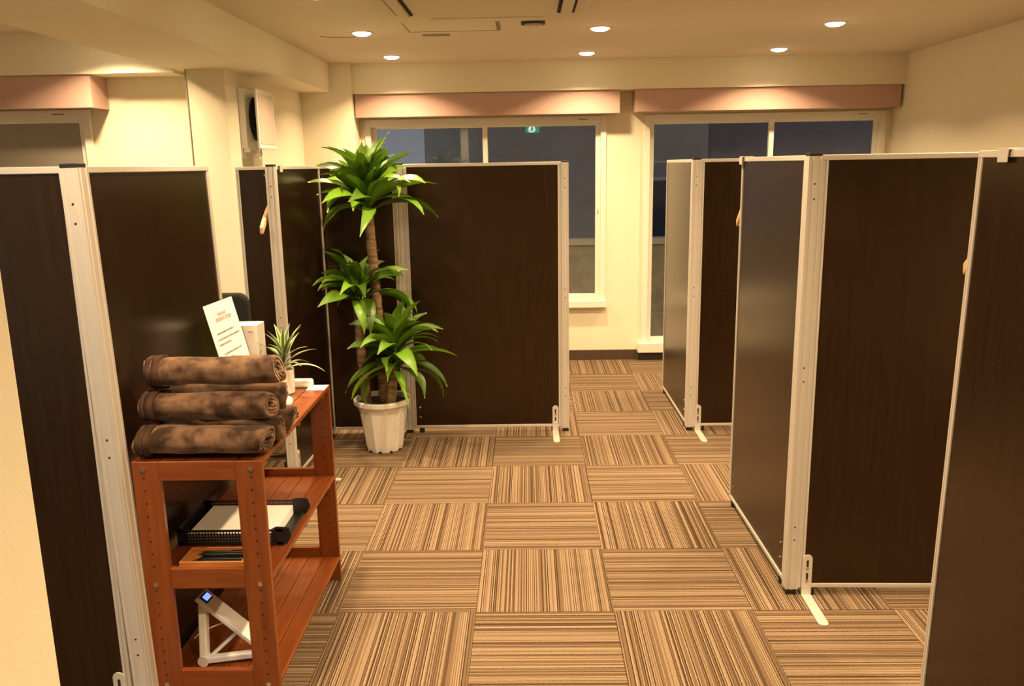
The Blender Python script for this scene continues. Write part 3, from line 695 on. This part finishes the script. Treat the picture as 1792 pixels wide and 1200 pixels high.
tag(ob('paper_stack', box(new(), -.135, .135, -.110, .110, 0, .032), PAPER, bevel=.001, loc=(-.735, -.235, ZM+.0050)), 'stack of blank white paper in the black tray', 'paper')
t = thing('pen_tray', 'shallow orange wooden tray holding pens', 'tray', (-.735, -.445, ZM+.0005))
b = new(); box(b, -.105, .105, -.050, .050, 0, .004); box(b, -.105, .105, -.050, -.044, .004, .015); box(b, -.105, .105, .044, .050, .004, .015); box(b, -.105, -.099, -.044, .044, .004, .015); box(b, .099, .105, -.044, .044, .004, .015)
ob('body', b, noise_col(mat('pen_tray_wood', (.5, .2, .05), .4), (.45, .17, .04), (.55, .23, .06), 6, mapping=(1, 10, 1)), t, bevel=.001)
PENL = ('black pen nearest the rack end in the wooden tray', 'black pen second from the rack end in the tray', 'black pen third from the rack end in the tray', 'black pen fourth from the rack end in the tray', 'black pen nearest the letter tray in the wooden tray', 'black pen lying on top of the other pens')
for k in range(6):
    y = -.034 + .0155*k if k < 5 else -.008; z = ZM+.0095 + (.0095 if k == 5 else 0)
    p = thing('pen', PENL[k], 'pen', (-.735 + .006*((k*7) % 3), -.445+y, z), .05*((k % 3)-1), 'black pens in the wooden tray')
    ob('barrel', tube(new(), [(-.062, 0, 0), (-.058, 0, 0), (.065, 0, 0)], [.003, .0045, .0045], 10), BLACK, p, smooth=True)
    ob('tip', tube(new(), [(-.074, 0, 0), (-.062, 0, 0)], [.0008, .003], 8), CHROME, p)
    ob('clip', box(new(), .022, .063, -.0015, .0015, .0045, .0062), BLACK, p)

# folded desk lamp on the bottom shelf
t = thing('desk_lamp', 'white folded desk lamp with blue clock display on the bottom shelf', 'desk lamp', (-.80, -.475, .102))
def bar(p0, p1, w_, th, m, nm, parent, bev=.004):
    p0 = Vector(p0); p1 = Vector(p1); d = (p1-p0).normalized(); side = Vector((0, 1, 0)); side = (side - d*side.dot(d)).normalized(); u2 = side.cross(d); b = new(); v = []
    for p in (p0, p1):
        for sa in (-1, 1):
            for sb in (-1, 1): v.append(b.verts.new(p + side*(sa*w_/2) + u2*(sb*th/2)))
    for f in ((0, 1, 3, 2), (4, 6, 7, 5), (0, 4, 5, 1), (2, 3, 7, 6), (0, 2, 6, 4), (1, 5, 7, 3)): b.faces.new([v[i] for i in f])
    return ob(nm, b, m, parent, bevel=bev)
H0 = Vector((.0, .0, .018))
bar(H0, (-.012, .055, .175), .028, .024, WHITEP, 'arm', t)
ob('hinge', tube(new(), [H0 + Vector((0, -.016, 0)), H0 + Vector((0, .016, 0))], .017, 20), WHITEP, t)
bar(H0 + Vector((.012, 0, 0)), (.165, .03, .020), .024, .020, WHITEP, 'base_bar', t)
bar(H0 + Vector((.012, .008, .002)), (.085, .10, .065), .020, .010, WHITEP, 'brace', t)
hd = bar((-.028, .075, .193), (.165, .055, .034), .070, .014, WHITEP, 'lamp_head', t)
d = (Vector((.165, .055, .034)) - Vector((-.028, .075, .193))).normalized(); sd = Vector((0, 1, 0)); sd = (sd - d*sd.dot(d)).normalized(); un = sd.cross(d)
if un.z < 0: un = -un
def head_quad(bm, a0, a1, s0, s1, o0, o1):
    O = Vector((-.028, .075, .193))
    v = [bm.verts.new(O + d*a + sd*s + un*o) for a in (a0, a1) for s in (s0, s1) for o in (o0, o1)]
    for f in ((0, 1, 3, 2), (4, 6, 7, 5), (0, 4, 5, 1), (2, 3, 7, 6), (0, 2, 6, 4), (1, 5, 7, 3)): bm.faces.new([v[i] for i in f])
ob('clock_screen', (lambda bm: (head_quad(bm, .006, .036, -.026, .022, .0065, .0072), bm)[1])(new()), BLACK, hd)
b = new()
SEG = {'1': 'bc', '8': 'abcdefg', '0': 'abcdef', ':': ''}
def digit(bm, ch, a, s, hh, ww):
    q = hh*.12
    R_ = {'a': (0, q, 0, ww), 'g': (hh/2-q/2, hh/2+q/2, 0, ww), 'd': (hh-q, hh, 0, ww), 'f': (0, hh/2, 0, q), 'e': (hh/2, hh, 0, q), 'b': (0, hh/2, ww-q, ww), 'c': (hh/2, hh, ww-q, ww)}
    for c in SEG[ch]:
        a0, a1, s0, s1 = R_[c]; head_quad(bm, a+a0, a+a1, s+s0, s+s1, .0072, .0077)
for k, ch in enumerate('1803'.replace('3', '8')): digit(b, ch, .012, -.019 + k*.0100, .018, .0075)
ob('clock_digits', b, LCDB, hd)
for k in range(5): ob('button', (lambda bm: (head_quad(bm, .040+.009*k, .044+.009*k, -.014, -.002, .0065, .0078), bm)[1])(new()), PAPER, hd)
ob('power_cord', tube(new(), [(-.035, .02, .075), (-.015, .03, .095), (.03, .06, .10), (.07, .11, .09), (.08, .15, .03)], .0022, 6), WHITEP, t, smooth=True)

# ------------------------------------------------------------------ tall potted dracaena
DX, DY = -.635, 1.815
t = thing('potted_dracaena', 'tall green corn plant with three cane trunks in a white pot', 'plant', (DX, DY, 0))
b = new()
facet = lambda k, z: 1.0 if z > .25 else math.cos(PI/10)/math.cos(((2*PI*k/80) % (2*PI/10)) - PI/10)
prof = [(.098, .0), (.102, .004), (.108, .03), (.138, .235), (.142, .255), (.146, .268), (.146, .275), (.160, .276), (.162, .282), (.162, .300), (.158, .304), (.146, .304), (.142, .27), (.01, .268)]
lathe(b, prof, 80, facet); ob('pot', b, POTW, t)
for k in range(10):
    a = 2*PI*(k+.35)/10; ob('drain_hole', disc(new(), (.0965*math.cos(a), .0965*math.sin(a), .004), (math.cos(a), math.sin(a), .1), .009, .008, 10), HOLE, t)
ob('soil', disc(new(), (0, 0, .262), (0, 0, 1), .142, .014, 28), SOIL, t)
def trunk(pts, r0, r1):
    n = 26; P = []; Rr = []
    for i in range(n):
        v = i/(n-1)*(len(pts)-1); k = min(int(v), len(pts)-2); f = v-k
        P.append(Vector(pts[k]).lerp(Vector(pts[k+1]), f)); Rr.append((r0 + (r1-r0)*i/(n-1))*(1 + .05*((i % 2)*2-1)) )
    return ob('trunk', tube(new(), P, Rr, 14), BARK, t, smooth=True)
T1 = trunk([(.010, .01, .27), (.002, .01, .7), (-.012, .012, 1.0), (-.028, .015, 1.335)], .029, .026)
T2 = trunk([(-.085, -.02, .27), (-.100, -.02, .55), (-.108, -.02, .85)], .029, .026)
T3 = trunk([(.055, -.05, .27), (.075, -.06, .40), (.095, -.065, .50)], .027, .022)
def okay(p):
    x, y, z = p.x+DX, p.y+DY, p.z
    if z < PH+.02 and (y > 2.045 or x < -.962 ): return False
    return z > .03
r3 = random.Random(11)
def crown(parent, base, h, n, Lr, Wr, e_lo, e_hi, dr, stalk):
    b = Vector(base)
    ob('stalk', tube(new(), [b - Vector((0, 0, .02)), b + Vector((0, 0, h))], [.022, .010], 10), LEAF, parent, smooth=True)
    for k in range(n):
        q = (k+.5)/n; a = k*2.39996 + r3.uniform(-.55, .55)
        add_leaf(parent, b + Vector((.012*math.cos(a), .012*math.sin(a), h*q**.8)), a, LEAF, ok=okay, L=r3.uniform(*Lr)*(1-stalk*q), W=r3.uniform(*Wr), e0=e_lo + (e_hi-e_lo)*q + r3.uniform(-.28, .28),
                 dr=r3.uniform(*dr)*(1-.45*q), side=r3.uniform(-1.0, 1.0), twist=r3.uniform(-1.3, 1.3), fold=r3.uniform(.15, .4), wav=r3.uniform(0, .004), seed=k)
crown(T1, (-.030, .015, 1.345), .14, 54, (.33, .47), (.068, .098), .45, 1.36, (1.0, 1.9), .32)
crown(T2, (-.108, -.02, .845), .10, 34, (.29, .43), (.060, .088), .35, 1.25, (1.3, 2.4), .30)
crown(T3, (.095, -.065, .465), .20, 56, (.27, .40), (.058, .088), -.1, 1.30, (1.0, 2.4), .25)
